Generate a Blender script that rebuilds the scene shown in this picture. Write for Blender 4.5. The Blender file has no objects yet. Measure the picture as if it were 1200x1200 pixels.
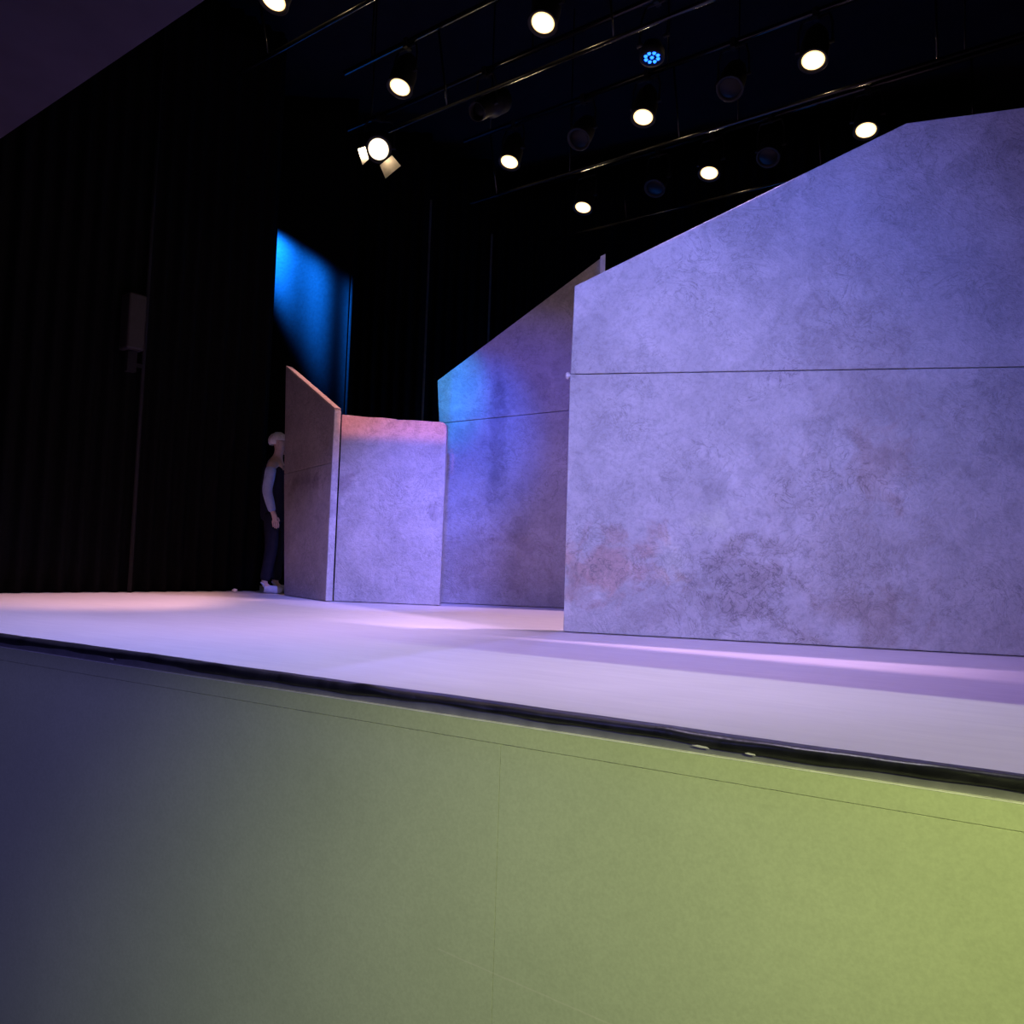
import bpy, bmesh, math, random
from mathutils import Vector, Matrix
random.seed(7)
SC = bpy.context.scene
COL = SC.collection
PI = math.pi
R = math.radians

# ------------------------------------------------------------------ scene settings
SC.view_settings.view_transform = 'Standard'
SC.view_settings.look = 'None'
SC.view_settings.gamma = 1.0
SC.view_settings.exposure = 0.0
SC.view_settings.use_curve_mapping = False
w = bpy.data.worlds.new('dark_theatre'); SC.world = w; w.use_nodes = True
w.node_tree.nodes['Background'].inputs[0].default_value = (0.20, 0.18, 0.5, 1)
w.node_tree.nodes['Background'].inputs[1].default_value = 0.004

# ------------------------------------------------------------------ helpers
def tag(o, label=None, cat=None, group=None, kind=None):
    if label: o['label'] = label
    if cat: o['category'] = cat
    if group: o['group'] = group
    if kind: o['kind'] = kind
    return o

def empty(name, loc=(0, 0, 0), rz=0.0, label=None, cat=None, group=None):
    o = bpy.data.objects.new(name, None); COL.objects.link(o)
    o.empty_display_size = 0.1
    o.location = loc; o.rotation_euler = (0, 0, rz)
    return tag(o, label, cat, group)

def obj(name, bm, mat, parent=None, loc=None, rz=None, smooth=False, bevel=0.0):
    bmesh.ops.recalc_face_normals(bm, faces=bm.faces)
    me = bpy.data.meshes.new(name); bm.to_mesh(me); bm.free()
    me.materials.append(mat)
    if smooth:
        for p in me.polygons: p.use_smooth = True
    o = bpy.data.objects.new(name, me); COL.objects.link(o)
    if parent: o.parent = parent
    if loc is not None: o.location = loc
    if rz is not None: o.rotation_euler = (0, 0, rz)
    if bevel:
        b = o.modifiers.new('bevel', 'BEVEL'); b.width = bevel; b.segments = 2; b.limit_method = 'ANGLE'
    return o

def struct(name, bm, mat, **k):
    o = obj(name, bm, mat, **k); o['kind'] = 'structure'; return o

def box(bm, x0, x1, y0, y1, z0, z1):
    v = [bm.verts.new(p) for p in ((x0,y0,z0),(x1,y0,z0),(x1,y1,z0),(x0,y1,z0),(x0,y0,z1),(x1,y0,z1),(x1,y1,z1),(x0,y1,z1))]
    for f in ((3,2,1,0),(4,5,6,7),(0,1,5,4),(1,2,6,5),(2,3,7,6),(3,0,4,7)):
        bm.faces.new([v[i] for i in f])
    return bm

def prism(bm, outline, y0, y1):
    """outline in local x,z ; extruded along local y"""
    a = [bm.verts.new((x, y0, z)) for x, z in outline]
    b = [bm.verts.new((x, y1, z)) for x, z in outline]
    bm.faces.new(a); bm.faces.new(b[::-1])
    n = len(a)
    for i in range(n):
        j = (i+1) % n
        bm.faces.new((a[j], a[i], b[i], b[j]))
    return bm

def tube(bm, pts, r, n=12, caps=True):
    pts = [Vector(p) for p in pts]
    rings = []
    for i, p in enumerate(pts):
        d = (pts[min(i+1, len(pts)-1)] - pts[max(i-1, 0)]).normalized()
        a = d.orthogonal().normalized() if i == 0 else (a - d*a.dot(d)).normalized()
        b = d.cross(a)
        rr = r[i] if isinstance(r, (list, tuple)) else r
        rings.append([bm.verts.new(p + (a*math.cos(2*PI*k/n) + b*math.sin(2*PI*k/n))*rr) for k in range(n)])
    for i in range(len(rings)-1):
        for k in range(n):
            bm.faces.new((rings[i][k], rings[i][(k+1) % n], rings[i+1][(k+1) % n], rings[i+1][k]))
    if caps:
        bm.faces.new(rings[0][::-1]); bm.faces.new(rings[-1])
    return bm

def lathe(bm, prof, M, n=28):
    """prof: list of (r, h) revolved about local z, then moved by matrix M"""
    rings = []
    for r, h in prof:
        if r < 1e-6: rings.append([bm.verts.new(M @ Vector((0, 0, h)))])
        else: rings.append([bm.verts.new(M @ Vector((r*math.cos(2*PI*k/n), r*math.sin(2*PI*k/n), h))) for k in range(n)])
    for i in range(len(rings)-1):
        A, B = rings[i], rings[i+1]
        for k in range(n):
            k2 = (k+1) % n
            if len(A) == 1 and len(B) == 1: continue
            if len(A) == 1: bm.faces.new((A[0], B[k], B[k2]))
            elif len(B) == 1: bm.faces.new((A[k], B[0], A[k2]))
            else: bm.faces.new((A[k], B[k], B[k2], A[k2]))
    return bm

# ------------------------------------------------------------------ materials
class NB:
    def __init__(s, name):
        s.m = bpy.data.materials.new(name); s.m.use_nodes = True
        s.t = s.m.node_tree; s.b = s.t.nodes['Principled BSDF']
        s.co = None
    def n(s, typ, **kw):
        x = s.t.nodes.new(typ)
        for k, v in kw.items():
            if k.startswith('_'): setattr(x, k[1:], v)
            else: x.inputs[k].default_value = v
        return x
    def l(s, a, b): s.t.links.new(a, b)
    def coord(s):
        if s.co is None: s.co = s.n('ShaderNodeTexCoord').outputs['Object']
        return s.co
    def noise(s, scale, detail=4, rough=0.55, dist=0.0, vec=None):
        x = s.n('ShaderNodeTexNoise', Scale=scale, Detail=detail, Roughness=rough, Distortion=dist)
        s.l(vec if vec is not None else s.coord(), x.inputs['Vector']); return x.outputs['Fac']
    def ramp(s, fac, stops):
        x = s.n('ShaderNodeValToRGB'); e = x.color_ramp.elements
        while len(e) < len(stops): e.new(0.5)
        for i, (p, c) in enumerate(stops):
            e[i].position = p; e[i].color = c if len(c) == 4 else (*c, 1)
        s.l(fac, x.inputs[0]); return x.outputs[0]
    def mix(s, fac, a, b, mode='MIX'):
        x = s.n('ShaderNodeMix', _data_type='RGBA', _blend_type=mode)
        for v, i in ((fac, 0), (a, 6), (b, 7)):
            if hasattr(v, 'links'): s.l(v, x.inputs[i])
            else: x.inputs[i].default_value = v if i == 0 or len(v) == 4 else (*v, 1)
        return x.outputs[2]
    def math(s, op, a, b=0.0, clamp=False):
        x = s.n('ShaderNodeMath', _operation=op, _use_clamp=clamp)
        for v, i in ((a, 0), (b, 1)):
            if hasattr(v, 'links'): s.l(v, x.inputs[i])
            else: x.inputs[i].default_value = v
        return x.outputs[0]
    def bump(s, h, strength, dist=0.01):
        x = s.n('ShaderNodeBump', Strength=strength, Distance=dist)
        s.l(h, x.inputs['Height']); s.l(x.outputs[0], s.b.inputs['Normal'])
    def col(s, c):
        if hasattr(c, 'links'): s.l(c, s.b.inputs['Base Color'])
        else: s.b.inputs['Base Color'].default_value = (*c, 1)
    def rough(s, r, spec=0.3, metal=0.0):
        s.b.inputs['Roughness'].default_value = r
        s.b.inputs['Specular IOR Level'].default_value = spec
        s.b.inputs['Metallic'].default_value = metal

def simple(name, c, rough=0.6, spec=0.3, metal=0.0, var=0.15, scale=12):
    b = NB(name); f = b.noise(scale, 3)
    lo = tuple(x*(1-var) for x in c); hi = tuple(min(1, x*(1+var)) for x in c)
    b.col(b.ramp(f, [(0.3, lo), (0.7, hi)])); b.rough(rough, spec, metal); return b.m

def plaster(name, base=(0.46, 0.43, 0.45), stains=(), bands=(), seed=0.0):
    """crumpled, glued-paper scenic finish: mottled, veined, wrinkled"""
    b = NB(name)
    mp = b.n('ShaderNodeMapping'); mp.inputs['Location'].default_value = (seed, seed*0.7, seed*1.3)
    b.l(b.coord(), mp.inputs['Vector']); v = mp.outputs[0]
    big = b.noise(1.6, 4, 0.6, 0.6, v)
    mid = b.noise(6.0, 6, 0.65, 1.4, v)
    fine = b.noise(34, 5, 0.7, 0.8, v)
    c = b.ramp(big, [(0.30, tuple(x*0.82 for x in base)), (0.68, tuple(min(1, x*1.14) for x in base))])
    # torn sheets glued over each other: each piece a slightly different tone
    nz = b.n('ShaderNodeTexNoise', Scale=7.0, Detail=5.0, Roughness=0.65); b.l(v, nz.inputs['Vector'])
    off = b.n('ShaderNodeVectorMath', _operation='SCALE'); b.l(nz.outputs['Color'], off.inputs[0]); off.inputs['Scale'].default_value = 0.20
    va = b.n('ShaderNodeVectorMath', _operation='ADD'); b.l(v, va.inputs[0]); b.l(off.outputs[0], va.inputs[1])
    vo = b.n('ShaderNodeTexVoronoi', Scale=5.5); b.l(va.outputs[0], vo.inputs['Vector'])
    sr = b.n('ShaderNodeSeparateColor'); b.l(vo.outputs['Color'], sr.inputs[0])
    c = b.mix(0.6, c, b.ramp(sr.outputs[0], [(0.0, (0.84, 0.84, 0.85)), (0.5, (0.97, 0.97, 0.97)), (1.0, (1.06, 1.05, 1.05))]), 'MULTIPLY')
    c = b.mix(0.62, c, b.ramp(mid, [(0.32, (0.76,)*3), (0.50, (0.98,)*3), (0.70, (1.07,)*3)]), 'MULTIPLY')
    c = b.mix(0.7, c, b.ramp(fine, [(0.32, (0.74,)*3), (0.52, (1,)*3), (0.72, (1.08,)*3)]), 'MULTIPLY')
    # wrinkle veins: ridges where a distorted noise crosses its middle
    n2 = b.noise(4.5, 5, 0.6, 2.2, v); n3 = b.noise(11.0, 4, 0.6, 1.6, v)
    ridge = b.math('ABSOLUTE', b.math('SUBTRACT', n2, 0.5)); ridge2 = b.math('ABSOLUTE', b.math('SUBTRACT', n3, 0.5))
    vein = b.ramp(ridge, [(0.0, (1,)*3), (0.022, (0,)*3)]); vein2 = b.ramp(ridge2, [(0.0, (1,)*3), (0.035, (0,)*3)])
    gate = b.ramp(b.noise(2.6, 3, 0.5, 0.2, v), [(0.44, (0,)*3), (0.60, (1,)*3)])
    gate2 = b.ramp(b.noise(3.7, 3, 0.6, 0.4, va.outputs[0]), [(0.47, (0,)*3), (0.62, (1,)*3)])
    c = b.mix(b.math('MULTIPLY', b.math('MULTIPLY', vein, gate), 0.6), c, tuple(x*0.42 for x in base))
    c = b.mix(b.math('MULTIPLY', b.math('MULTIPLY', vein2, gate2), 0.42), c, tuple(x*0.45 for x in base))
    wob = b.noise(5.5, 5, 0.6, 0.5, v)
    sep = b.n('ShaderNodeSeparateXYZ'); b.l(b.coord(), sep.inputs[0])
    for (sx, sz, rx, rz, sc_, amt, *wr) in stains:
        dx = b.math('DIVIDE', b.math('SUBTRACT', sep.outputs[0], sx), rx)
        dz = b.math('DIVIDE', b.math('SUBTRACT', sep.outputs[2], sz), rz)
        d = b.math('SQRT', b.math('ADD', b.math('MULTIPLY', dx, dx), b.math('MULTIPLY', dz, dz)))
        d = b.math('ADD', d, b.math('MULTIPLY', b.math('SUBTRACT', wob, 0.5), 3.2))
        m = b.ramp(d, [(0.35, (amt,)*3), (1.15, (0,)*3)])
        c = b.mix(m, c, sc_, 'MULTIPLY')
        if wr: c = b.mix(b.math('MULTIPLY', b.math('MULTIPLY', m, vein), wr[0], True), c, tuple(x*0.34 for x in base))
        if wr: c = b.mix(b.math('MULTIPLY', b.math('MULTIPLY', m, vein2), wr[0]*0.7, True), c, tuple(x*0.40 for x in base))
    b.col(c); b.rough(0.62, 0.35)
    h = b.math('ADD', b.math('MULTIPLY', fine, 0.55), b.math('MULTIPLY', mid, 1.0))
    h = b.math('ADD', h, b.math('MULTIPLY', ridge, 1.6))
    h = b.math('ADD', h, b.math('MULTIPLY', ridge2, 1.2)); h = b.math('ADD', h, b.math('MULTIPLY', sr.outputs[0], 0.10))
    b.bump(h, 0.45, 0.022)
    return b.m

M = {}
M['black'] = simple('black_paint', (0.012, 0.011, 0.013), 0.75, 0.2)
M['drape'] = simple('black_serge', (0.006, 0.0058, 0.0062), 0.95, 0.03, var=0.3, scale=40)
M['hem'] = simple('lit_edge_grey', (0.10, 0.09, 0.085), 0.9, 0.1)  # grey stands in for light falling along the curtain edges
M['lantern'] = simple('black_lantern_enamel', (0.010, 0.0095, 0.0095), 0.6, 0.25)
M['alu'] = simple('bare_aluminium', (0.62, 0.58, 0.52), 0.35, 0.5, 0.85)
M['pipe'] = simple('satin_black_steel', (0.008, 0.0078, 0.0075), 0.2, 0.6, 0.5)
M['dark_wall'] = simple('black_wall_paint', (0.010, 0.009, 0.012), 0.9, 0.1, scale=3)
M['soffit'] = simple('purple_grey_soffit_paint', (0.055, 0.045, 0.068), 0.85, 0.1, scale=2)
M['aud_floor'] = simple('dark_carpet', (0.03, 0.03, 0.035), 0.95, 0.05, scale=30)
M['metal_edge'] = simple('brushed_aluminium_edge', (0.22, 0.21, 0.225), 0.5, 0.4, 0.4)
M['glass_off'] = simple('dark_lens_glass', (0.004, 0.004, 0.005), 0.35, 0.12)
M['grey_box'] = simple('dull_grey_enamel', (0.034, 0.028, 0.031), 0.6, 0.3)
M['paper'] = simple('crumpled_white_paper', (0.6, 0.55, 0.55), 0.8, 0.2)
M['wood'] = simple('raw_pine', (0.52, 0.40, 0.34), 0.7, 0.2, scale=20)
M['lip'] = simple('lit_edge_pale_paint', (0.66, 0.64, 0.60), 0.5, 0.4)  # pale tone stands in for light caught on the board's top edge
M['pale_edge'] = simple('pale_painted_batten', (0.55, 0.50, 0.55), 0.6, 0.3)

M['plaster_big'] = plaster('scenic_plaster_large', (0.50, 0.47, 0.47), stains=[
    (0.30, 0.47, 0.40, 0.30, (1.0, 0.72, 0.64), 0.85, 0.7),
    (0.10, 0.28, 0.16, 0.12, (0.84, 0.66, 0.62), 0.5),
    (1.14, 0.34, 0.34, 0.40, (0.70, 0.64, 0.64), 0.75, 1.1),
    (1.75, 0.55, 0.55, 0.85, (0.84, 0.80, 0.76), 0.5, 0.6), (1.98, 1.15, 0.22, 0.40, (1.0, 0.84, 0.76), 0.45), (0.98, 0.78, 0.16, 0.14, (1.22, 1.27, 1.12), 0.85), (0.70, 0.50, 0.13, 0.16, (1.18, 1.21, 1.10), 0.8), (1.45, 1.75, 0.25, 0.12, (0.82, 0.80, 0.84), 0.6, 0.8),
    (1.86, 1.75, 0.45, 0.75, (0.80, 0.76, 0.76), 0.6),
    (1.95, 0.15, 0.35, 0.3, (0.72, 0.62, 0.56), 0.5),
    (0.62, 0.16, 0.22, 0.12, (0.70, 0.64, 0.66), 0.5)], seed=3.1)
M['plaster_rear'] = plaster('scenic_plaster_rear', (0.40, 0.37, 0.38), stains=[
    (0.62, 1.7, 0.10, 0.9, (0.62, 0.60, 0.62), 0.8), (0.7, 0.4, 0.7, 0.4, (0.74, 0.66, 0.66), 0.5)], seed=9.4)
M['plaster_front'] = plaster('scenic_plaster_short', (0.52, 0.49, 0.50), stains=[
    (0.10, 1.18, 0.14, 0.12, (0.62, 0.56, 0.6), 0.7), (0.95, 0.9, 0.1, 0.12, (0.7, 0.68, 0.72), 0.6)], seed=5.7)
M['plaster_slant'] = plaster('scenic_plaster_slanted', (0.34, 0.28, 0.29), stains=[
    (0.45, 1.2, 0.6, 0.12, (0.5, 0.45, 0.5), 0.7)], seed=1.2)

# stage deck: pale, brushed streaks along the front edge
b = NB('pale_deck_paint')
mp = b.n('ShaderNodeMapping'); mp.inputs['Scale'].default_value = (0.7, 6.0, 1); b.l(b.coord(), mp.inputs['Vector'])
st = b.noise(3.0, 6, 0.65, 0.6, mp.outputs[0]); bl = b.noise(1.3, 3, 0.5, 0.3)
c = b.ramp(st, [(0.3, (0.58, 0.55, 0.57)), (0.68, (0.64, 0.61, 0.62))])
c = b.mix(0.5, c, b.ramp(bl, [(0.35, (0.90,)*3), (0.6, (1,)*3)]), 'MULTIPLY')
b.col(c); b.rough(0.55, 0.25); b.bump(st, 0.15, 0.01); M['deck'] = b.m

# stage front: olive green painted board with faint scuffs
b = NB('olive_green_board_paint')
f1 = b.noise(1.1, 3, 0.5); f2 = b.noise(90, 2, 0.6); f3 = b.noise(14, 4, 0.6, 0.5)
c = b.ramp(f1, [(0.3, (0.37, 0.40, 0.25)), (0.7, (0.42, 0.45, 0.285))])
c = b.mix(0.6, c, b.ramp(f2, [(0.3, (0.86,)*3), (0.7, (1.05,)*3)]), 'MULTIPLY')
c = b.mix(0.5, c, b.ramp(f3, [(0.3, (0.93,)*3), (0.6, (1,)*3)]), 'MULTIPLY')
sep = b.n('ShaderNodeSeparateXYZ'); b.l(b.coord(), sep.inputs[0])
# one long pale scrape low on the board
line = b.math('SUBTRACT', sep.outputs[2], b.math('ADD', b.math('MULTIPLY', sep.outputs[0], -0.085), 0.318))
wz = b.math('ABSOLUTE', b.math('ADD', line, b.math('MULTIPLY', b.math('SUBTRACT', f3, 0.5), 0.006)))
lm = b.ramp(wz, [(0.0, (1,)*3), (0.0035, (0,)*3)])
xm = b.math('MULTIPLY', b.math('GREATER_THAN', sep.outputs[0], 1.75), b.math('LESS_THAN', sep.outputs[0], 2.75))
lm = b.math('MULTIPLY', b.math('MULTIPLY', lm, xm), 0.45)
c = b.mix(lm, c, (0.52, 0.50, 0.36))
b.col(c); b.rough(0.55, 0.25); M['olive'] = b.m

b = NB('black_gaffer_tape')
f = b.noise(9, 4, 0.6, 0.8)
b.col(b.ramp(f, [(0.35, (0.010, 0.010, 0.012)), (0.7, (0.030, 0.028, 0.034))])); b.rough(0.38, 0.45)
b.bump(f, 0.4, 0.01); M['tape'] = b.m

def glow(name, core, edge, score, sedge, radius):
    """lamp lens: hot filament centre falling to a warmer rim"""
    b = NB(name)
    sep = b.n('ShaderNodeVectorMath', _operation='LENGTH'); b.l(b.coord(), sep.inputs[0])
    d = b.math('DIVIDE', sep.outputs['Value'], radius)
    b.col((0.02, 0.02, 0.02))
    b.l(b.ramp(d, [(0.55, core), (1.0, edge)]), b.b.inputs['Emission Color'])
    x = b.n('ShaderNodeMapRange'); b.l(d, x.inputs[0])
    x.inputs[1].default_value = 0.5; x.inputs[2].default_value = 1.0
    x.inputs[3].default_value = score; x.inputs[4].default_value = sedge
    b.l(x.outputs[0], b.b.inputs['Emission Strength']); return b.m
M['warm'] = glow('lit_tungsten_lens', (1, 0.80, 0.52), (1, 0.62, 0.26), 6.0, 2.2, 0.085)
M['warm_big'] = glow('lit_fresnel_lens', (1, 0.88, 0.70), (1, 0.80, 0.55), 3.5, 1.6, 0.105)
M['blue_led'] = glow('lit_blue_diodes', (0.012, 0.11, 1), (0.008, 0.06, 1), 5.5, 4.0, 0.05)

# ------------------------------------------------------------------ stage frame (x along the stage front, y upstage)
S0 = Vector((-1.726, 3.531, 0.0)); SA = math.atan2(-0.4809, 0.8768)
EX = Vector((0.8768, -0.4809, 0)); EY = Vector((0.4809, 0.8768, 0))
def SW(s, y, z=0.0): return S0 + EX*s + EY*y + Vector((0, 0, z))

# ------------------------------------------------------------------ the setting
XL, XR, YB, YF, ZC = -8.0, 9.0, 11.0, -11.0, 8.0
ZF = -1.0      # auditorium / pit floor, two metres below the deck
struct('floor', box(bmesh.new(), XL, XR, YF, 0.03, ZF-0.1, ZF), M['aud_floor'], loc=S0, rz=SA)
struct('ceiling', box(bmesh.new(), XL, XR, YF, YB, ZC, ZC+0.1), M['dark_wall'], loc=S0, rz=SA)
struct('wall_back', box(bmesh.new(), XL, XR, YB, YB+0.1, ZF, ZC), M['dark_wall'], loc=S0, rz=SA)
struct('wall_left', box(bmesh.new(), XL-0.1, XL, YF, YB, ZF, ZC), M['dark_wall'], loc=S0, rz=SA)
struct('wall_right', box(bmesh.new(), XR, XR+0.1, YF, YB, ZF, ZC), M['dark_wall'], loc=S0, rz=SA)
struct('wall_auditorium', box(bmesh.new(), XL, XR, YF-0.1, YF, ZF, ZC), M['dark_wall'], loc=S0, rz=SA)
struct('stage_deck', box(bmesh.new(), XL, XR, 0.03, YB, ZF, 1.0), M['deck'], loc=S0, rz=SA)
fb = bmesh.new()
for a, c_ in ((XL, 1.9651), (1.9658, XR)):
    box(fb, a, c_, -0.018, 0.028, ZF, 0.8804)
struct('wall_front', fb, M['olive'], loc=S0, rz=SA, bevel=0.0005)
struct('trim_1', box(bmesh.new(), XL, XR, -0.018, 0.028, 0.8815, 0.946), M['olive'], loc=S0, rz=SA, bevel=0.0012)
eb = bmesh.new()
prism(eb, [(XL, 0.9465), (XR, 0.9465), (XR, 0.980), (XL, 0.980)], -0.006, 0.028)
struct('trim_2', eb, M['metal_edge'], loc=S0, rz=SA)
struct('trim_4', box(bmesh.new(), XL, XR, -0.0195, -0.0062, 0.9465, 0.9492), M['lip'], loc=S0, rz=SA)  # added lip, painted pale as the lit top edge of the green board

# underside over the front of the stage (proscenium soffit)
U = Vector((0.813, -0.582, 0)); N = Vector((0.582, 0.813, 0)); BA = math.atan2(-0.582, 0.813)
sfb = box(bmesh.new(), -6.0, 3.2, -2.2, 0.0, 0.0, 0.35)
struct('trim_3', sfb, M['soffit'], loc=(-1.605, 3.656, 4.2), rz=BA)

# loose black tape along the deck edge
tb = bmesh.new(); rows = []
nseg = 420
def wv(s):
    return (0.0045*math.sin(s*2.3+0.4) + 0.004*math.sin(s*5.9+1.0) + 0.002*math.sin(s*13.7) + 0.0016*math.sin(s*31.0+2))
def wb(s):
    return (0.004*math.sin(s*3.1+2.0) + 0.003*math.sin(s*8.3) + 0.0015*math.sin(s*23.0))
for i in range(nseg+1):
    s = -2.6 + 7.6*i/nseg
    t = wv(s); q = wb(s); o_ = 0.004*math.sin(s*7.7+0.5) + 0.003*math.sin(s*17.0)
    bump_ = 0.011*math.exp(-((s-1.38)/0.07)**2) + 0.008*math.exp(-((s-0.62)/0.10)**2) + 0.006*math.exp(-((s-2.52)/0.05)**2)
    sec = [(0.060+q, 1.0015), (0.012, 1.0035+bump_*0.6), (-0.010+o_, 1.004+t*0.6+bump_), (-0.018+o_, 0.996+t*0.5+bump_),
           (-0.017+o_*0.6, 0.986), (-0.013, 0.9725+q*1.1), (-0.009, 0.9725+q*1.1), (-0.009+o_*0.2, 0.982), (-0.006, 0.992), (0.012, 1.0005), (0.060+q, 1.0005)]
    rows.append([tb.verts.new((s, y, z)) for y, z in sec])
for i in range(nseg):
    for k in range(len(rows[0])):
        k2 = (k+1) % len(rows[0])
        tb.faces.new((rows[i][k], rows[i][k2], rows[i+1][k2], rows[i+1][k]))
tb.faces.new(rows[0][::-1]); tb.faces.new(rows[-1])
tag(obj('edge_tape', tb, M['tape'], loc=S0, rz=SA, smooth=True),
    'long wavy strip of black tape along the front edge of the stage deck', 'tape')
# torn white backing scraps sticking out below the tape
for i, (s, ln, lab) in enumerate((
        (2.60, 0.05, 'small torn white strip peeking out under the black edge tape near the right end'),
        (2.75, 0.03, 'second torn white strip under the black edge tape, further right'),
        (-0.10, 0.03, 'tiny pale scrap stuck under the black edge tape at far left'))):
    sb = bmesh.new()
    prism(sb, [(0, 0.0), (ln*0.45, -0.003), (ln, -0.0025), (ln*0.9, 0.001), (ln*0.3, 0.003)], -0.0205, -0.0185)
    o = obj('torn_strip', sb, M['paper'], loc=SW(s, 0.0, 0.9700), rz=SA)
    tag(o, lab, 'scrap', 'torn white strips under the edge tape')

# ------------------------------------------------------------------ scenery walls
def wall_thing(P, Q, label, group='textured scenery walls'):
    d = Vector(Q) - Vector(P)
    return empty('scenery_wall', (P[0], P[1], 1.0), math.atan2(d.y, d.x), label, 'scenery wall', group)

# large wall at right
t = wall_thing((0.372, 5.216), (2.397, 4.777), 'largest pale textured scenery wall at right, its top rising to the right')
G = 0.0025
obj('lower_panel', prism(bmesh.new(), [(0, 0.006), (3.2, 0.006), (3.2, 1.7585-G), (-0.005, 1.7625-G)], 0, 0.08), M['plaster_big'], t, bevel=0.006)
obj('upper_panel', prism(bmesh.new(), [(-0.002, 1.7625+G), (3.2, 1.7585+G), (3.2, 3.42), (2.12, 3.355), (0.01, 2.382)], 0, 0.08), M['plaster_big'], t, bevel=0.006)
bk = bmesh.new()
for x in (0.12, 1.1, 2.1, 3.05): box(bk, x, x+0.07, 0.081, 0.16, 0.0, 2.2)
obj('back_frame', bk, M['wood'], t)
kb = bmesh.new()
lathe(kb, [(0, -0.05), (0.010, -0.05), (0.010, -0.012), (0.022, -0.006), (0.025, 0.006), (0.018, 0.018), (0, 0.022)],
      Matrix.Translation((-0.018, 0.02, 1.757)) @ Matrix.Rotation(-PI/2, 4, 'Y'), 16)
o = obj('peg', kb, M['pale_edge'], t, smooth=True); o['label'] = 'small pale peg at the seam on the left edge'

# rear wall
t = wall_thing((-0.80, 7.844), (0.523, 7.666), 'tall dark violet scenery wall behind, lit blue at its left edge')
obj('lower_panel', prism(bmesh.new(), [(0, 0.006), (1.75, 0.006), (1.75, 2.03-G), (0.02, 1.84-G)], 0, 0.08), M['plaster_rear'], t, bevel=0.005)
obj('upper_panel', prism(bmesh.new(), [(0.02, 1.84+G), (1.75, 2.03+G), (1.67, 3.56), (1.625, 3.545), (-0.015, 2.286)], 0, 0.08), M['plaster_rear'], t, bevel=0.005)
obj('edge_batten', prism(bmesh.new(), [(1.626, 0.006), (1.676, 0.006), (1.676, 3.58), (1.626, 3.555)], -0.03, -0.001), M['pale_edge'], t, bevel=0.003)
bk = bmesh.new()
for x in (0.12, 0.85, 1.6): box(bk, x, x+0.07, 0.081, 0.16, 0.0, 2.05)
obj('back_frame', bk, M['wood'], t)

# slanted wall, edge-on at the left
t = wall_thing((-2.405, 8.252), (-1.789, 7.515), 'dark narrow scenery wall with steeply sloping pale top edge beside the person')
L = 0.9605
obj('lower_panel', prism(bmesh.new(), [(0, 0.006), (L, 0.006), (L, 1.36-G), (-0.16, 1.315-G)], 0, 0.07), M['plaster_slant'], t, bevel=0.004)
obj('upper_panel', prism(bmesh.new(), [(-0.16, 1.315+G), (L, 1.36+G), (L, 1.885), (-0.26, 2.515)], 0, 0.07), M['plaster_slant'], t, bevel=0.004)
dv = Vector((L+0.26, 0, 1.885-2.515)); ln = dv.length; dv.normalize(); nz = Vector((-dv.z, 0, dv.x))
cap = []
p0 = Vector((-0.26, 0, 2.516)); p1 = Vector((L, 0, 1.886))
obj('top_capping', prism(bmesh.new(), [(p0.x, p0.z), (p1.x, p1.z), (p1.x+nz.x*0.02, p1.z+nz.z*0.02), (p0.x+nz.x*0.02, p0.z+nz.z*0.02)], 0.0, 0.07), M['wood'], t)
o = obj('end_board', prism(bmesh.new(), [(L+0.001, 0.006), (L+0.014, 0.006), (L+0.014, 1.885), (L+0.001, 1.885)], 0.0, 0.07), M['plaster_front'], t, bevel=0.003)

# short wall in front of it
t = wall_thing((-1.722, 7.575), (-0.669, 7.447), 'short lavender scenery wall with a pink lit top, joined to the slanted wall')
L = 1.0608
top = [(0.0, 1.848)]
zz = [(0.12, 1.842), (0.27, 1.828), (0.41, 1.826), (0.55, 1.812), (0.57, 1.806), (0.74, 1.804), (0.90, 1.793), (1.0, 1.79)]
out = [(0.0, 0.006), (L, 0.006), (L+0.005, 1.70), (L, 1.755), (L-0.03, 1.783)] + [(x, z) for x, z in reversed(zz)] + [(0.0, 1.852)]
obj('panel', prism(bmesh.new(), out, 0, 0.07), M['plaster_front'], t, bevel=0.005)
bk = bmesh.new()
for x in (0.2, 0.9): box(bk, x, x+0.06, 0.071, 0.13, 0.0, 1.7)
obj('back_frame', bk, M['wood'], t)

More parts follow.
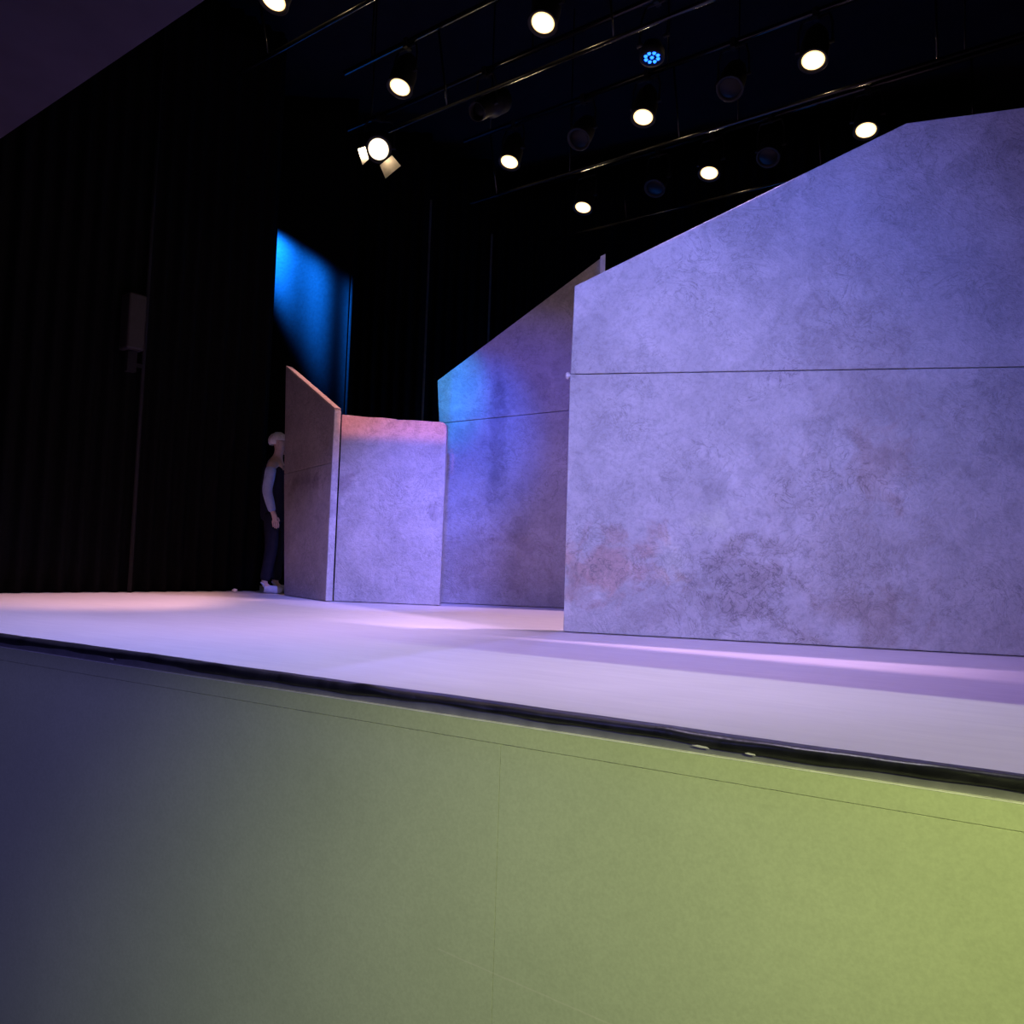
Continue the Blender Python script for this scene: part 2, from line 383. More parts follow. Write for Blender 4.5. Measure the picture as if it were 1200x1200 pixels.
# ------------------------------------------------------------------ curtains
def curtain(name, P, Q, z0, z1, label, group, fold=0.17, amp=0.045, hem=False, seed=0, hem_mat='hem'):
    P = Vector((P[0], P[1], 0)); Q = Vector((Q[0], Q[1], 0)); d = Q-P; L = d.length
    rnd = random.Random(seed)
    bm = bmesh.new(); nx = int(L/0.025); zs = [z0, z0+0.4, (z0+z1)/2, z1-0.4, z1]
    ph = [rnd.uniform(0, 6.28) for _ in range(4)]
    def yy(x, k):
        a = amp*(1.0 - 0.25*k/4)
        return a*math.sin(2*PI*x/fold + 0.8*math.sin(x*2.1+ph[0])) + 0.3*a*math.sin(x*13+ph[1]) + 0.012*math.sin(x*5+ph[2]+k*0.5)
    F_, B_ = [], []
    for i in range(nx+1):
        x = L*i/nx
        F_.append([bm.verts.new((x-L, yy(x, k)-0.006, z)) for k, z in enumerate(zs)])
        B_.append([bm.verts.new((x-L, yy(x, k)+0.006, z)) for k, z in enumerate(zs)])
    for i in range(nx):
        for k in range(len(zs)-1):
            bm.faces.new((F_[i][k], F_[i+1][k], F_[i+1][k+1], F_[i][k+1]))
            bm.faces.new((B_[i+1][k], B_[i][k], B_[i][k+1], B_[i+1][k+1]))
        for k in (0, len(zs)-1):
            bm.faces.new((F_[i][k], B_[i][k], B_[i+1][k], F_[i+1][k]))
    for i in (0, nx):
        for k in range(len(zs)-1):
            bm.faces.new((F_[i][k], F_[i][k+1], B_[i][k+1], B_[i][k]))
    ang = math.atan2(d.y, d.x)
    o = obj(name, bm, M['drape'], loc=(Q.x, Q.y, 0), rz=ang, smooth=True)
    tag(o, label, 'curtain', group)
    if hem:
        hb = bmesh.new()
        ye = yy(L, 2)
        box(hb, 0.0005, 0.030, ye-0.012, ye+0.012, z0+0.02, hem)  # strip added to draw the lit line down the free edge
        h = obj('lit_edge_strip', hb, M[hem_mat], o, bevel=0.004); h['label'] = 'strip added on the free edge for the line of light there'
    return o
ZT = 7.7
curtain('stage_curtain', (-5.7, 6.20), (-2.90, 9.0), 1.004, ZT, 'wide black curtain at far left, nearest of the row, reaching the deck', 'black masking curtains', seed=1)
curtain('stage_curtain', (-4.9, 10.25), (-2.285, 10.2), 1.004, ZT, 'black curtain with a bright blue beam across it', 'black masking curtains', amp=0.012, fold=0.6, hem=6.62, seed=2, hem_mat='drape')
curtain('stage_curtain', (-4.6, 11.1), (-1.36, 11.0), 1.004, ZT, 'black curtain directly right of and behind the blue lit one', 'black masking curtains', amp=0.03, hem=6.7, seed=3)
curtain('stage_curtain', (-3.6, 11.8), (-0.47, 11.7), 1.004, ZT, 'black curtain deepest in the row, its edge above the rear wall', 'black masking curtains', amp=0.03, hem=6.5, seed=4)
curtain('back_curtain', (-2.6, 13.6), (5.6, 9.6), 1.004, ZT, 'black full width curtain closing the back of the stage', None, seed=5)

# ------------------------------------------------------------------ lighting bars and lanterns
def bar(c, u0, u1, label, zp=5.945, lower=True, lu0=None, struts=()):
    """pipe pair at perpendicular offset c, from u0 to u1 along U"""
    p = N*(c+0.07)
    lu0 = u0 if lu0 is None else lu0
    t = empty('lighting_bar', (p.x, p.y, zp), BA, label, 'lighting bar', 'overhead lighting bars')
    obj('pipe', tube(bmesh.new(), [(u0, 0, 0), (u1, 0, 0)], 0.024, 16), M['pipe'], t, smooth=True)
    if lower:
        obj('lower_pipe', tube(bmesh.new(), [(lu0, LPY, LPZ), (u1, LPY, LPZ)], 0.017, 16), M['pipe'], t, smooth=True)
        for k in struts:
            obj('strut', tube(bmesh.new(), [(k, 0.0, -0.02), (k, LPY, LPZ+0.01)], 0.009, 8), M['pipe'], t, smooth=True)
    k = u0+0.35
    while k < u1:
        obj('hanger', tube(bmesh.new(), [(k, 0, 0.02), (k, 0, ZC-zp)], 0.008, 8), M['pipe'], t, smooth=True)
        k += 2.0
    return t
def lantern(lens, c, label, group, emis, tilt=72, r=0.11, length=0.34, doors=(), zp=5.945, name='stage_lantern', body='par', yaw=0):
    """hung under the pipe of the bar at offset c; lens = world position of the lens centre"""
    lens = Vector(lens); u = lens.dot(U); pp = U*u + N*(c+0.07)
    th = empty(name, (pp.x, pp.y, zp), BA+R(yaw), label, 'stage light', group)
    T = R(tilt); ax = Vector((0, -math.cos(T), -math.sin(T)))
    lz = lens.z - zp
    lc = Vector((0, -0.07, lz))                   # lens centre, local
    # barrel frame: local z points backwards out of the housing, x sideways
    zax = -ax; xax = Vector((1, 0, 0)); yax = zax.cross(xax)
    Mx = Matrix(((xax.x, yax.x, zax.x, lc.x), (xax.y, yax.y, zax.y, lc.y), (xax.z, yax.z, zax.z, lc.z), (0, 0, 0, 1)))
    rl = r*0.80
    bm = bmesh.new()
    if body == 'par':
        prof = [(rl, 0.0), (rl+0.010, -0.010), (r, -0.014), (r+0.006, -0.010), (r, 0.01), (r, length*0.45), (r*0.8, length*0.8), (r*0.45, length), (0, length+0.005)]
    elif body == 'led':
        prof = [(rl, 0.0), (rl, -0.012), (r, -0.014), (r, 0.05), (r*0.7, 0.11), (0, 0.115)]
    else:
        prof = [(rl, 0.0), (rl+0.004, -0.05), (r*0.98, -0.055), (r, -0.03), (r, length*0.55), (r*1.35, length*0.6), (r*1.4, length*1.2), (r*0.9, length*1.35), (0, length*1.36)]
    lathe(bm, prof, Mx); obj('housing', bm, M['lantern'], th, smooth=True)
    # lens : own origin so that the glow is centred on it
    lb = bmesh.new(); lathe(lb, [(0, -0.012), (rl*0.5, -0.009), (rl*0.85, -0.003), (rl*0.995, 0.001)], Matrix.Identity(4))
    if body == 'led':
        lb.free(); lb = bmesh.new()
        lathe(lb, [(0, 0.001), (rl*0.99, 0.001)], Matrix.Identity(4))
        lo = obj('lens', lb, M['glass_off'], th); lo.matrix_local = Mx
        for q in range(9):
            a = q*2*PI/8; rr = 0.0 if q == 8 else rl*0.66
            db = bmesh.new(); lathe(db, [(0, -0.012), (0.010, -0.010), (0.015, -0.001)], Matrix.Identity(4), 12)
            do = obj('diode', db, emis, lo, smooth=True); do.matrix_local = Matrix.Translation((rr*math.cos(a), rr*math.sin(a), 0))
    else:
        lo = obj('lens', lb, emis, th, smooth=True); lo.matrix_local = Mx
    # yoke
    pv = Mx @ Vector((0, 0, length*0.42)); w_ = r+0.022
    yb = bmesh.new()
    for s in (-1, 1):
        tube(yb, [(s*w_, pv.y, pv.z), (s*w_, pv.y*0.5, pv.z*0.45), (s*w_*0.8, 0, -0.055)], 0.009, 8)
        tube(yb, [(s*(r-0.004), pv.y, pv.z), (s*(w_+0.02), pv.y, pv.z)], 0.014, 10)
    tube(yb, [(-w_*0.8, 0, -0.055), (w_*0.8, 0, -0.055)], 0.009, 8)
    obj('yoke', yb, M['lantern'], th)
    cb = bmesh.new(); box(cb, -0.02, 0.02, -0.036, 0.036, -0.06, -0.0245); box(cb, -0.02, 0.02, 0.026, 0.038, -0.03, 0.02); box(cb, -0.02, 0.02, -0.038, -0.026, -0.03, 0.02)
    if yaw: cb.transform(Matrix.Rotation(-R(yaw), 4, 'Z'))
    obj('clamp', cb, M['lantern'], th)
    # colour-frame runner or barn doors: (angle around lens, opening, width, length)
    for (a, op, wd, lg) in doors:
        D = Mx @ Matrix.Rotation(R(a), 4, 'Z') @ Matrix.Translation((0, r*0.92, -0.045)) @ Matrix.Rotation(R(op), 4, 'X')
        bb = bmesh.new()
        vs = [(-wd*0.8, -0.0015, 0), (wd*0.8, -0.0015, 0), (wd, -0.0015, -lg), (-wd, -0.0015, -lg)]
        va = [bb.verts.new(D @ Vector(v)) for v in vs]; vb = [bb.verts.new(D @ Vector((v[0], 0.0015, v[2]))) for v in vs]
        bb.faces.new(va); bb.faces.new(vb[::-1])
        for i in range(4):
            j = (i+1) % 4; bb.faces.new((va[j], va[i], vb[i], vb[j]))
        obj('barn_door', bb, M['alu'] if emis is not M['glass_off'] else M['lantern'], th)
    return th
LPY, LPZ = 0.15, -0.625
B0, B1, BX, B2, B3 = 3.30, 4.57, 5.25, 6.09, 7.36
bar(B0, -5.4, -1.3, 'overhead lighting bar nearest the front, carrying the single lit lamp at top left', struts=(-5.0, -3.4, -1.8))
bar(B1, -5.4, 1.5, 'overhead lighting bar carrying the two lit lamps left of the blue one', lu0=-4.95, struts=(-4.25, -2.65, -0.9, 0.8))
bar(BX, -6.1, 1.5, 'overhead lighting bar carrying the blue lamp and the lamp with barn doors', lower=False)
bar(B2, -5.2, 2.5, 'overhead lighting bar carrying the middle diagonal of three lit lamps', struts=(-4.85, -2.79, -0.73, 1.2))
bar(B3, -5.0, 2.5, 'overhead lighting bar farthest back, over the tall rear wall', struts=(-3.97, -1.87, -0.6, 1.0))
LG = 'warm lit stage lamps'
for pos, c, lab in (
        ((-1.870, 5.393, 5.5), B0, 'warm lit stage lamp cut by the top of the picture at left'),
        ((0.109, 5.541, 5.5), B1, 'warm lit stage lamp at top centre, left of the blue lamp'),
        ((-1.091, 6.394, 5.5), B1, 'warm lit stage lamp above the lamp with open barn doors'),
        ((-0.144, 7.595, 5.5), B2, 'warm lit stage lamp hanging between the barn door lamp and the tall rear wall'),
        ((1.070, 6.732, 5.5), B2, 'warm lit stage lamp directly below the blue lamp'),
        ((2.268, 5.868, 5.5), B2, 'warm lit stage lamp at upper right, largest of the lamps'),
        ((0.704, 8.569, 5.5), B3, 'lowest warm lit stage lamp, just above the tall rear wall'),
        ((1.912, 7.685, 5.5), B3, 'warm lit stage lamp close above the sloping top of the large right wall'),
        ((3.127, 6.818, 5.5), B3, 'warm lit stage lamp touching the top line of the large wall at far right')):
    lantern(pos, c, lab, LG, M['warm'], doors=())
lantern((-1.52, 7.545, 5.555), BX, 'warm lit lamp with open barn doors above the blue lit curtain', None, M['warm_big'], tilt=38, r=0.128, length=0.30,
        doors=[(72, 24, 0.075, 0.15), (-42, 50, 0.10, 0.15)], yaw=44)
lantern((0.97, 5.76, 5.41), BX, 'small blue lit stage lamp among the warm ones', None, M['blue_led'], tilt=86, r=0.095, body='led')
UG = 'unlit stage lanterns'
for pos, c, lab, tl, bd in (
        ((-1.56, 5.17, 5.50), B0, 'unlit dark lantern right of the lit lamp at top left', 66, 'par'),
        ((-0.415, 6.755, 5.53), BX, 'unlit dark lantern right of the barn door lamp, hung apart between the warm lamps', 40, 'profile'),
        ((0.80, 5.06, 5.50), B1, 'unlit dark lantern at the top edge, right of the top centre lamp', 60, 'par'),
        ((0.52, 7.12, 5.50), B2, 'unlit dark lantern between lit lamps on the middle diagonal bar', 55, 'par'),
        ((1.72, 6.26, 5.50), B2, 'unlit dark lantern left of the largest lit lamp', 60, 'par'),
        ((1.42, 8.04, 5.50), B3, 'unlit dark lantern left of the lit lamp over the large wall', 60, 'par'),
        ((2.40, 7.33, 5.50), B3, 'unlit dark lantern right of the lit lamp over the large wall', 60, 'par')):
    lantern(pos, c, lab, UG, M['glass_off'], tilt=tl, body=bd, r=0.085 if bd == 'profile' else 0.11)

# ------------------------------------------------------------------ small things
gb = empty('wall_speaker', (-3.97, 7.80, 3.2), R(-40), 'dim grey upright box hung before the black curtain at far left', 'loudspeaker')
obj('cabinet', box(bmesh.new(), -0.10, 0.10, -0.09, 0.09, 0.28, 0.86), M['grey_box'], gb, bevel=0.02)
obj('bracket', box(bmesh.new(), -0.04, 0.04, -0.05, 0.05, 0.06, 0.279), M['black'], gb, bevel=0.01)
obj('hanging_pole', tube(bmesh.new(), [(0, 0.13, -2.2), (0, 0.13, 4.8)], 0.02, 10), M['black'], gb, smooth=True)
obj('pole_arm', box(bmesh.new(), -0.02, 0.02, 0.05, 0.13, 0.12, 0.16), M['black'], gb)
pb = bmesh.new(); bmesh.ops.create_icosphere(pb, subdivisions=2, radius=0.03)
rnd = random.Random(3)
for v in pb.verts: v.co *= rnd.uniform(0.65, 1.1); v.co.z *= 0.8
zmin = min(v.co.z for v in pb.verts)
for v in pb.verts: v.co.z -= zmin
tag(obj('crumpled_scrap', pb, M['paper'], loc=(-3.03, 8.52, 1.001)), 'small crumpled pale scrap on the deck at the foot of the black curtain', 'scrap')

# ------------------------------------------------------------------ the person
def skin(name, verts, edges, mat, parent, root=0, sub=2):
    me = bpy.data.meshes.new(name)
    me.from_pydata([v[:3] for v in verts], edges, [])
    o = bpy.data.objects.new(name, me); COL.objects.link(o)
    sk = o.modifiers.new('skin', 'SKIN'); sk.use_smooth_shade = True
    for i, v in enumerate(verts):
        d = me.skin_vertices[0].data[i]; d.radius = (v[3], v[4] if len(v) > 4 else v[3]); d.use_root = (i == root)
    sb = o.modifiers.new('sub', 'SUBSURF'); sb.levels = sub; sb.render_levels = sub
    dg = bpy.context.evaluated_depsgraph_get(); dg.update()
    ev = bpy.data.meshes.new_from_object(o.evaluated_get(dg))
    bpy.data.objects.remove(o, do_unlink=True)
    ev.materials.clear(); ev.materials.append(mat)
    for p in ev.polygons: p.use_smooth = True
    q = bpy.data.objects.new(name, ev); COL.objects.link(q); q.parent = parent
    return q
M['skin'] = simple('skin', (0.50, 0.34, 0.29), 0.6, 0.3)
M['hair'] = simple('white_hair', (0.60, 0.56, 0.58), 0.8, 0.2, scale=60)
M['vest'] = simple('dark_vest_cloth', (0.015, 0.014, 0.03), 0.9, 0.1)
M['shirt'] = simple('pale_shirt_cloth', (0.34, 0.38, 0.60), 0.85, 0.1)
M['trouser'] = simple('dark_trouser_cloth', (0.014, 0.014, 0.026), 0.9, 0.1)
M['shoe'] = simple('pale_shoe_canvas', (0.42, 0.44, 0.55), 0.8, 0.2)

pr = empty('person', (-2.675, 8.63, 1.0), R(6), 'person with white hair in dark vest and pale sleeves beside the slanted wall', 'person')
# facing local +x ; -y is the near side (towards the auditorium)
V = [(0.0, 0, 0.95, 0.115, 0.15),       # 0 pelvis
     (-0.01, 0, 1.12, 0.105, 0.135),    # 1 waist
     (0.0, 0, 1.30, 0.115, 0.155),      # 2 chest
     (-0.015, 0, 1.43, 0.085, 0.12),    # 3 shoulders
     (0.0, 0, 1.52, 0.052, 0.052),      # 4 neck
     (0.03, 0, 1.60, 0.06, 0.055),      # 5 jaw
     (0.025, 0, 1.68, 0.088, 0.074),    # 6 head
     (0.01, 0, 1.755, 0.070, 0.062)]    # 7 crown
Ed = [(0, 1), (1, 2), (2, 3), (3, 4), (4, 5), (5, 6), (6, 7)]
for s in (-1, 1):
    i = len(V)
    ex = 0.0 if s < 0 else 0.03
    V += [(-0.02, s*0.17, 1.42, 0.055), (-0.045+ex, s*0.215, 1.14, 0.040), (0.03+ex, s*0.215, 0.90, 0.028), (0.055+ex, s*0.212, 0.83, 0.030, 0.018)]
    Ed += [(3, i), (i, i+1), (i+1, i+2), (i+2, i+3)]
    for k in range(4):            # fingers
        j = len(V); fx = 0.030*(1.5-k)/1.5; l_ = (0.062, 0.075, 0.078, 0.07)[3-k]
        V += [(0.058+ex+fx, s*0.210, 0.795, 0.0095), (0.066+ex+fx, s*0.204, 0.795-l_*0.55, 0.0088), (0.066+ex+fx*0.9, s*0.196, 0.795-l_, 0.0078)]
        Ed += [(i+3, j), (j, j+1), (j+1, j+2)]
    j = len(V)
    V += [(0.088+ex, s*0.200, 0.835, 0.011), (0.100+ex, s*0.192, 0.795, 0.0095)]
    Ed += [(i+3, j), (j, j+1)]
    i = len(V); fw = -0.02 if s < 0 else 0.06
    V += [(0.0, s*0.09, 0.86, 0.085), (0.02+fw*0.5, s*0.095, 0.50, 0.056), (-0.03+fw, s*0.10, 0.10, 0.038), (0.05+fw, s*0.105, 0.045, 0.034, 0.030), (0.13+fw, s*0.108, 0.032, 0.028, 0.022)]
    Ed += [(0, i), (i, i+1), (i+1, i+2), (i+2, i+3), (i+3, i+4)]
body = skin('body', V, Ed, M['skin'], pr)
# facial features, joined into the body mesh
fb_ = bmesh.new(); fb_.from_mesh(body.data)
def ell(bm, c, rx, ry, rz):
    r_ = bmesh.ops.create_uvsphere(bm, u_segments=12, v_segments=8, radius=1)
    for v in r_['verts']: v.co = Vector((c[0]+v.co.x*rx, c[1]+v.co.y*ry, c[2]+v.co.z*rz))
for f_ in fb_.faces: f_.smooth = True
ell(fb_, (0.112, 0, 1.655), 0.020, 0.013, 0.024)           # nose
ell(fb_, (0.098, 0, 1.612), 0.010, 0.024, 0.006)           # upper lip
ell(fb_, (0.096, 0, 1.602), 0.010, 0.021, 0.006)           # lower lip
ell(fb_, (0.085, 0, 1.575), 0.018, 0.024, 0.016)           # chin
for s in (-1, 1):
    ell(fb_, (0.015, s*0.075, 1.665), 0.020, 0.008, 0.032) # ear
    ell(fb_, (0.100, s*0.032, 1.700), 0.010, 0.022, 0.006) # brow
fb_.to_mesh(body.data); fb_.free()
for p in body.data.polygons: p.use_smooth = True
M['eye'] = simple('eye', (0.5, 0.48, 0.46), 0.3, 0.5)
for s in (-1, 1):
    eb_ = bmesh.new(); ell(eb_, (0.100, s*0.031, 1.683), 0.009, 0.011, 0.008); obj('eye', eb_, M['eye'], body, smooth=True)
# hair : cap over the crown and back of the head
hb = bmesh.new(); bmesh.ops.create_icosphere(hb, subdivisions=4, radius=1)
for v in hb.verts:
    n_ = v.co.copy()
    k = 1 + 0.03*math.sin(n_.y*14+n_.x*9) + 0.02*math.sin(n_.z*21)
    v.co = Vector((0.006+n_.x*0.108*k, n_.y*0.090*k, 1.715+n_.z*0.098*k))
cut = [f for f in hb.faces if (f.calc_center_median().z < 1.715 and f.calc_center_median().x > 0.0) or f.calc_center_median().z < 1.67]
bmesh.ops.delete(hb, geom=cut, context='FACES')
ho = obj('hair', hb, M['hair'], pr, smooth=True); sm = ho.modifiers.new('thick', 'SOLIDIFY'); sm.thickness = 0.012
# clothing
skin('vest', [(0.0, 0, 0.78, 0.14, 0.16), (0.0, 0, 0.87, 0.165, 0.178), (0.0, 0, 0.98, 0.165, 0.175), (-0.01, 0, 1.12, 0.158, 0.17), (0.0, 0, 1.30, 0.165, 0.18), (-0.015, 0, 1.415, 0.14, 0.155), (-0.006, 0, 1.475, 0.085, 0.09)],
     [(0, 1), (1, 2), (2, 3), (3, 4), (4, 5), (5, 6)], M['vest'], pr)
for s in (-1, 1):
    ex = 0.0 if s < 0 else 0.03; fw = -0.02 if s < 0 else 0.06
    skin('sleeve', [(-0.02, s*0.165, 1.405, 0.062), (-0.03+ex*0.5, s*0.195, 1.28, 0.064), (-0.045+ex, s*0.217, 1.13, 0.058), (-0.005+ex, s*0.218, 1.0, 0.052), (0.027+ex, s*0.216, 0.895, 0.042)],
         [(0, 1), (1, 2), (2, 3), (3, 4)], M['shirt'], pr)
    skin('trouser_leg', [(0.0, s*0.085, 0.93, 0.118), (0.01+fw*0.3, s*0.093, 0.70, 0.088), (0.02+fw*0.5, s*0.096, 0.50, 0.074), (-0.005+fw*0.8, s*0.10, 0.28, 0.066), (-0.025+fw, s*0.10, 0.13, 0.064)],
         [(0, 1), (1, 2), (2, 3), (3, 4)], M['trouser'], pr)
    so_ = skin('shoe', [(-0.055+fw, s*0.10, 0.055, 0.045, 0.042), (-0.03+fw, s*0.10, 0.12, 0.048), (0.04+fw, s*0.104, 0.047, 0.044, 0.046), (0.13+fw, s*0.108, 0.038, 0.036, 0.046), (0.18+fw, s*0.11, 0.033, 0.028, 0.036)],
         [(0, 1), (0, 2), (2, 3), (3, 4)], M['shoe'], pr)
    zm = min(v.co.z for v in so_.data.vertices)
    for v in so_.data.vertices: v.co.z = max(v.co.z - zm, 0.002)
skin('collar', [(-0.02, 0, 1.42, 0.115, 0.12), (-0.006, 0, 1.475, 0.085), (0.006, 0, 1.53, 0.068)], [(0, 1), (1, 2)], M['shirt'], pr)

# ------------------------------------------------------------------ lights
def lamp(name, loc, target, power, color, size, blend=0.3, square=False, radius=0.06, xdir=None):
    l = bpy.data.lights.new(name, 'SPOT'); l.energy = power; l.color = color
    l.spot_size = R(size); l.spot_blend = blend; l.use_square = square; l.shadow_soft_size = radius
    o = bpy.data.objects.new(name, l); COL.objects.link(o); o.location = loc
    a = (Vector(target)-Vector(loc)).normalized()
    z = -a
    x = Vector(xdir) if xdir is not None else Vector((1, 0, 0))
    x = (x - z*x.dot(z)).normalized(); y = z.cross(x)
    o.rotation_euler = Matrix((x, y, z)).transposed().to_euler()
    return o
def shutter(o, cuts):
    """straight shutter blades in the lamp: (point a, point b, a point on the lit side, softness)"""
    l = o.data; l.use_nodes = True; t = l.node_tree
    em = next(n for n in t.nodes if n.type == 'EMISSION')
    ge = t.nodes.new('ShaderNodeNewGeometry'); prev = None
    for (pa, pb, keep, soft) in cuts:
        pa, pb, keep = Vector(pa), Vector(pb), Vector(keep)
        n = (pa-o.location).cross(pb-o.location).normalized()
        if n.dot(keep-o.location) < 0: n = -n
        d = t.nodes.new('ShaderNodeVectorMath'); d.operation = 'DOT_PRODUCT'
        t.links.new(ge.outputs['Incoming'], d.inputs[0]); d.inputs[1].default_value = n*SGN
        m = t.nodes.new('ShaderNodeMapRange'); m.interpolation_type = 'SMOOTHSTEP'
        m.inputs[1].default_value = -soft*0.5; m.inputs[2].default_value = soft*0.5
        t.links.new(d.outputs['Value'], m.inputs[0])
        if prev is None: prev = m.outputs[0]
        else:
            x = t.nodes.new('ShaderNodeMath'); x.operation = 'MULTIPLY'
            t.links.new(prev, x.inputs[0]); t.links.new(m.outputs[0], x.inputs[1]); prev = x.outputs[0]
    t.links.new(prev, em.inputs['Strength'])
    return o
SGN = 1.0
def cut_lamp(name, loc, target, power, color, size, blend, cuts, radius=0.03):
    return shutter(lamp(name, loc, target, power, color, size, blend, False, radius), cuts)

BW0, BW1 = (0.372, 5.216, 1.0), (2.397, 4.777, 1.0)        # base lines of the scenery walls
SW0, SW1 = (-1.722, 7.575, 1.0), (-0.669, 7.447, 1.0)
SL0, SL1 = (-2.405, 8.252, 1.0), (-1.789, 7.515, 1.0)
RW0, RW1 = (-0.80, 7.844, 1.0), (0.523, 7.666, 1.0)
ED0, ED1 = SW(-1, 0.0, 1.0), SW(4, 0.0, 1.0)               # edge of the deck
# floor, front strip: pale lavender, upstage edge shuttered parallel to the stage front
cut_lamp('floor_wash_front', SW(2.6, 0.85, 5.9), SW(2.4, 0.6, 1), 379.2, (0.929, 1.000, 0.776), 85, 0.8, [(SW(-2, 1.22, 1), SW(4, 1.27, 1), SW(1, 0, 1), 0.012), (SW(0.75, 0, 1), SW(0.95, 2, 1), SW(3, 1, 1), 0.5)])
# floor, pink zone upstage: downstage edge shuttered along the same direction
cut_lamp('floor_wash_pink', (1.35, 5.41, 5.6), (0.4, 6.0, 1), 760, (1.0, 0.62, 0.98), 80, 0.5,
         [(SW(-1, 1.93, 1), SW(4, 1.95, 1), (0, 7, 1), 0.04), (RW0, RW1, (0, 5, 1), 0.01), (SW0, SW1, (0, 5, 1), 0.01), ((-1.3, 5.0, 1), (-1.0, 7.4, 1), (1, 6, 1), 0.30)])
cut_lamp('floor_pink_left', (-0.8, 5.4, 6.2), (-1.9, 6.2, 1), 536.4, (0.964, 0.605, 1.000), 60, 0.8, [(SL0, SL1, (-3, 6, 1), 0.03), (SW0, SW1, (0, 5, 1), 0.03)])
cut_lamp('floor_far_left', (-1.2, 5.8, 5.0), (-3.6, 7.1, 1), 925.2, (1.000, 0.506, 0.447), 44, 0.9, [((-5.7, 6.15, 1), (-2.9, 8.95, 1), (0, 5, 1), 0.02), (SL0, SL1, (-3, 6, 1), 0.03), ((-2.7, 7.6, 1), (-2.95, 8.8, 1), (-4, 7, 1), 0.16)])
# left deck
lamp('deck_wash_left', (0.2, 4.2, 5.6), (-2.6, 4.6, 1), 1222.8, (0.345, 0.386, 1.000), 70, 1.0)
# violet base over the deck in front of the large wall
cut_lamp('deck_wash_right', (0.8, 3.4, 5.6), (0.9, 4.2, 1), 354.0, (0.594, 0.366, 1.000), 95, 0.8, [(BW0, BW1, (0, 3, 1), 0.05)])
# large wall
cut_lamp('wall_key', (-2.4, 0.4, 4.0), (1.0, 5.0, 2.4), 640, (0.32, 0.26, 1.0), 64, 0.6, [(ED0, ED1, (1, 5, 3), 0.05), ((0.325, 5.225, 1.0), (0.325, 5.225, 3.4), (2, 5, 2), 0.006)])
cut_lamp('wall_blue', (-0.6, 0.4, 4.0), (1.0, 5.1, 2.75), 900, (0.13, 0.22, 1.0), 60, 1.0, [((0.325, 5.225, 1.0), (0.325, 5.225, 3.4), (2, 5, 2), 0.006)])
lamp('wall_low', (0.0, 0.6, 4.0), (0.7, 5.1, 1.5), 310, (1.0, 0.78, 0.92), 66, 1.0)
# short wall
lamp('short_wall_key', (0.2, 3.8, 4.6), (-1.15, 7.45, 1.6), 1642.8, (0.236, 0.220, 1.000), 30, 0.9)
cut_lamp('short_wall_pink', (-0.9, 4.2, 5.0), (-1.2, 7.5, 3.0), 626.9, (1.000, 0.253, 0.262), 34, 0.2,
         [((-1.72, 7.57, 2.64), (-0.66, 7.44, 2.60), (-1.2, 7.5, 3.5), 0.025), ((-1.72, 7.57, 2.87), (-0.66, 7.44, 2.81), (-1.2, 7.5, 1), 0.004), ((-1.74, 7.55, 1.0), (-1.74, 7.55, 2.8), (-1.2, 7.5, 2), 0.004), ((-0.66, 7.44, 1.0), (-0.66, 7.44, 2.8), (-1.2, 7.5, 2), 0.006)])
cut_lamp('slant_edge_fill', (-0.6, 7.6, 5.6), (-2.15, 7.95, 3.15), 420, (1.0, 0.5, 0.55), 32, 0.2, [((-2.571, 8.451, 1.0), (-2.571, 8.451, 3.5), (-2.0, 7.6, 3), 0.01), ((-1.79, 7.515, 2.905), (-2.571, 8.451, 3.54), (-1.9, 7.8, 1.5), 0.01)])  # extra unseen lamp, added to brighten the sloping top edge
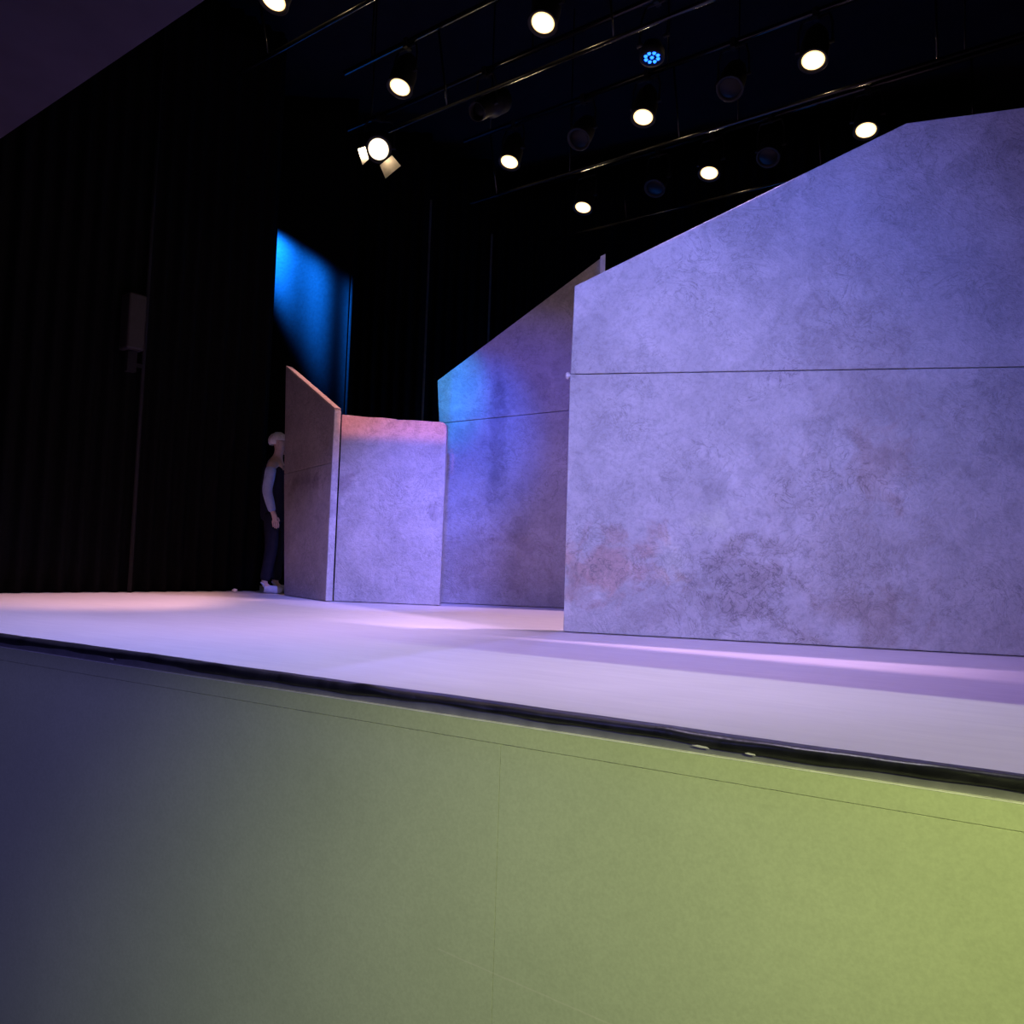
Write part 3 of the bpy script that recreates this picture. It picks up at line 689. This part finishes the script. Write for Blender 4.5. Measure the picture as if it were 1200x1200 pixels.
# rear wall blue
cut_lamp('rear_wall_blue', (-1.5, 4.2, 5.6), (-0.85, 7.85, 3.2), 1287.0, (0.000, 0.431, 1.000), 17, 1.0, [(SW0[:2]+(2.86,), SW1[:2]+(2.80,), (-1.2, 7.5, 3.5), 0.01)])
cut_lamp('rear_wall_mid', (-0.62, 4.6, 4.9), (-0.5, 7.8, 2.7), 880.5, (0.000, 0.103, 1.000), 28, 1.0, [((-0.66, 7.44, 1.0), (-0.66, 7.44, 2.8), (0.2, 7.7, 2), 0.006)])
lamp('rear_wall_violet', (-0.6, 3.8, 5.6), (0.15, 7.75, 2.3), 614.0, (0.030, 0.026, 1.000), 40, 0.9)
# blue beam on the curtain
lamp('curtain_blue', (-4.0, 9.93, 6.2), (-3.2, 10.2, 5.32), 45000, (0.004, 0.19, 1.0), 36, 1.0)
# the lit lanterns also throw a little warm light of their own
for o in [q for q in bpy.data.objects if q.name.split('.')[0] == 'lens' and q.data.materials[0] in (M['warm'], M['warm_big'])]:
    par = o.parent; mw = par.matrix_basis @ o.matrix_basis
    p0 = mw @ Vector((0, 0, -0.02)); lamp('lantern_throw', p0, mw @ Vector((0, 0, -1)), 7.0, (1.0, 0.72, 0.42), 178, 0.3, False, 0.03)
# auditorium lights on the stage front
cut_lamp('house_light_warm', (1.3, -2.0, 3.2), (0.95, 2.0, 0.30), 1080, (0.9, 1.0, 0.42), 55, 1.0, [(SW(-1, 0, 0.968), SW(4, 0, 0.968), (1, 2, 0), 0.004)])
cut_lamp('house_light_blue', (-3.4, -0.6, 2.0), (-1.5, 3.4, 0.3), 270, (0.27, 0.25, 1.0), 90, 0.8, [(ED0, ED1, (1, 2, 0), 0.1)])

# ------------------------------------------------------------------ camera
cd = bpy.data.cameras.new('camera'); cam = bpy.data.objects.new('camera', cd); COL.objects.link(cam)
cd.sensor_fit = 'HORIZONTAL'; cd.sensor_width = 36.0; cd.lens = 900/1200*36.0
cd.clip_start = 0.05; cd.clip_end = 100
p_, r_ = R(3.3), R(1.9)
f_ = Vector((0, math.cos(p_), math.sin(p_))); R0 = Vector((1, 0, 0)); U0 = Vector((0, -math.sin(p_), math.cos(p_)))
Rv = R0*math.cos(r_) + U0*math.sin(r_); Uv = U0*math.cos(r_) - R0*math.sin(r_)
cam.matrix_world = Matrix.Translation((0, 0, 1.5)) @ Matrix((Rv, Uv, -f_)).transposed().to_4x4()
SC.camera = cam
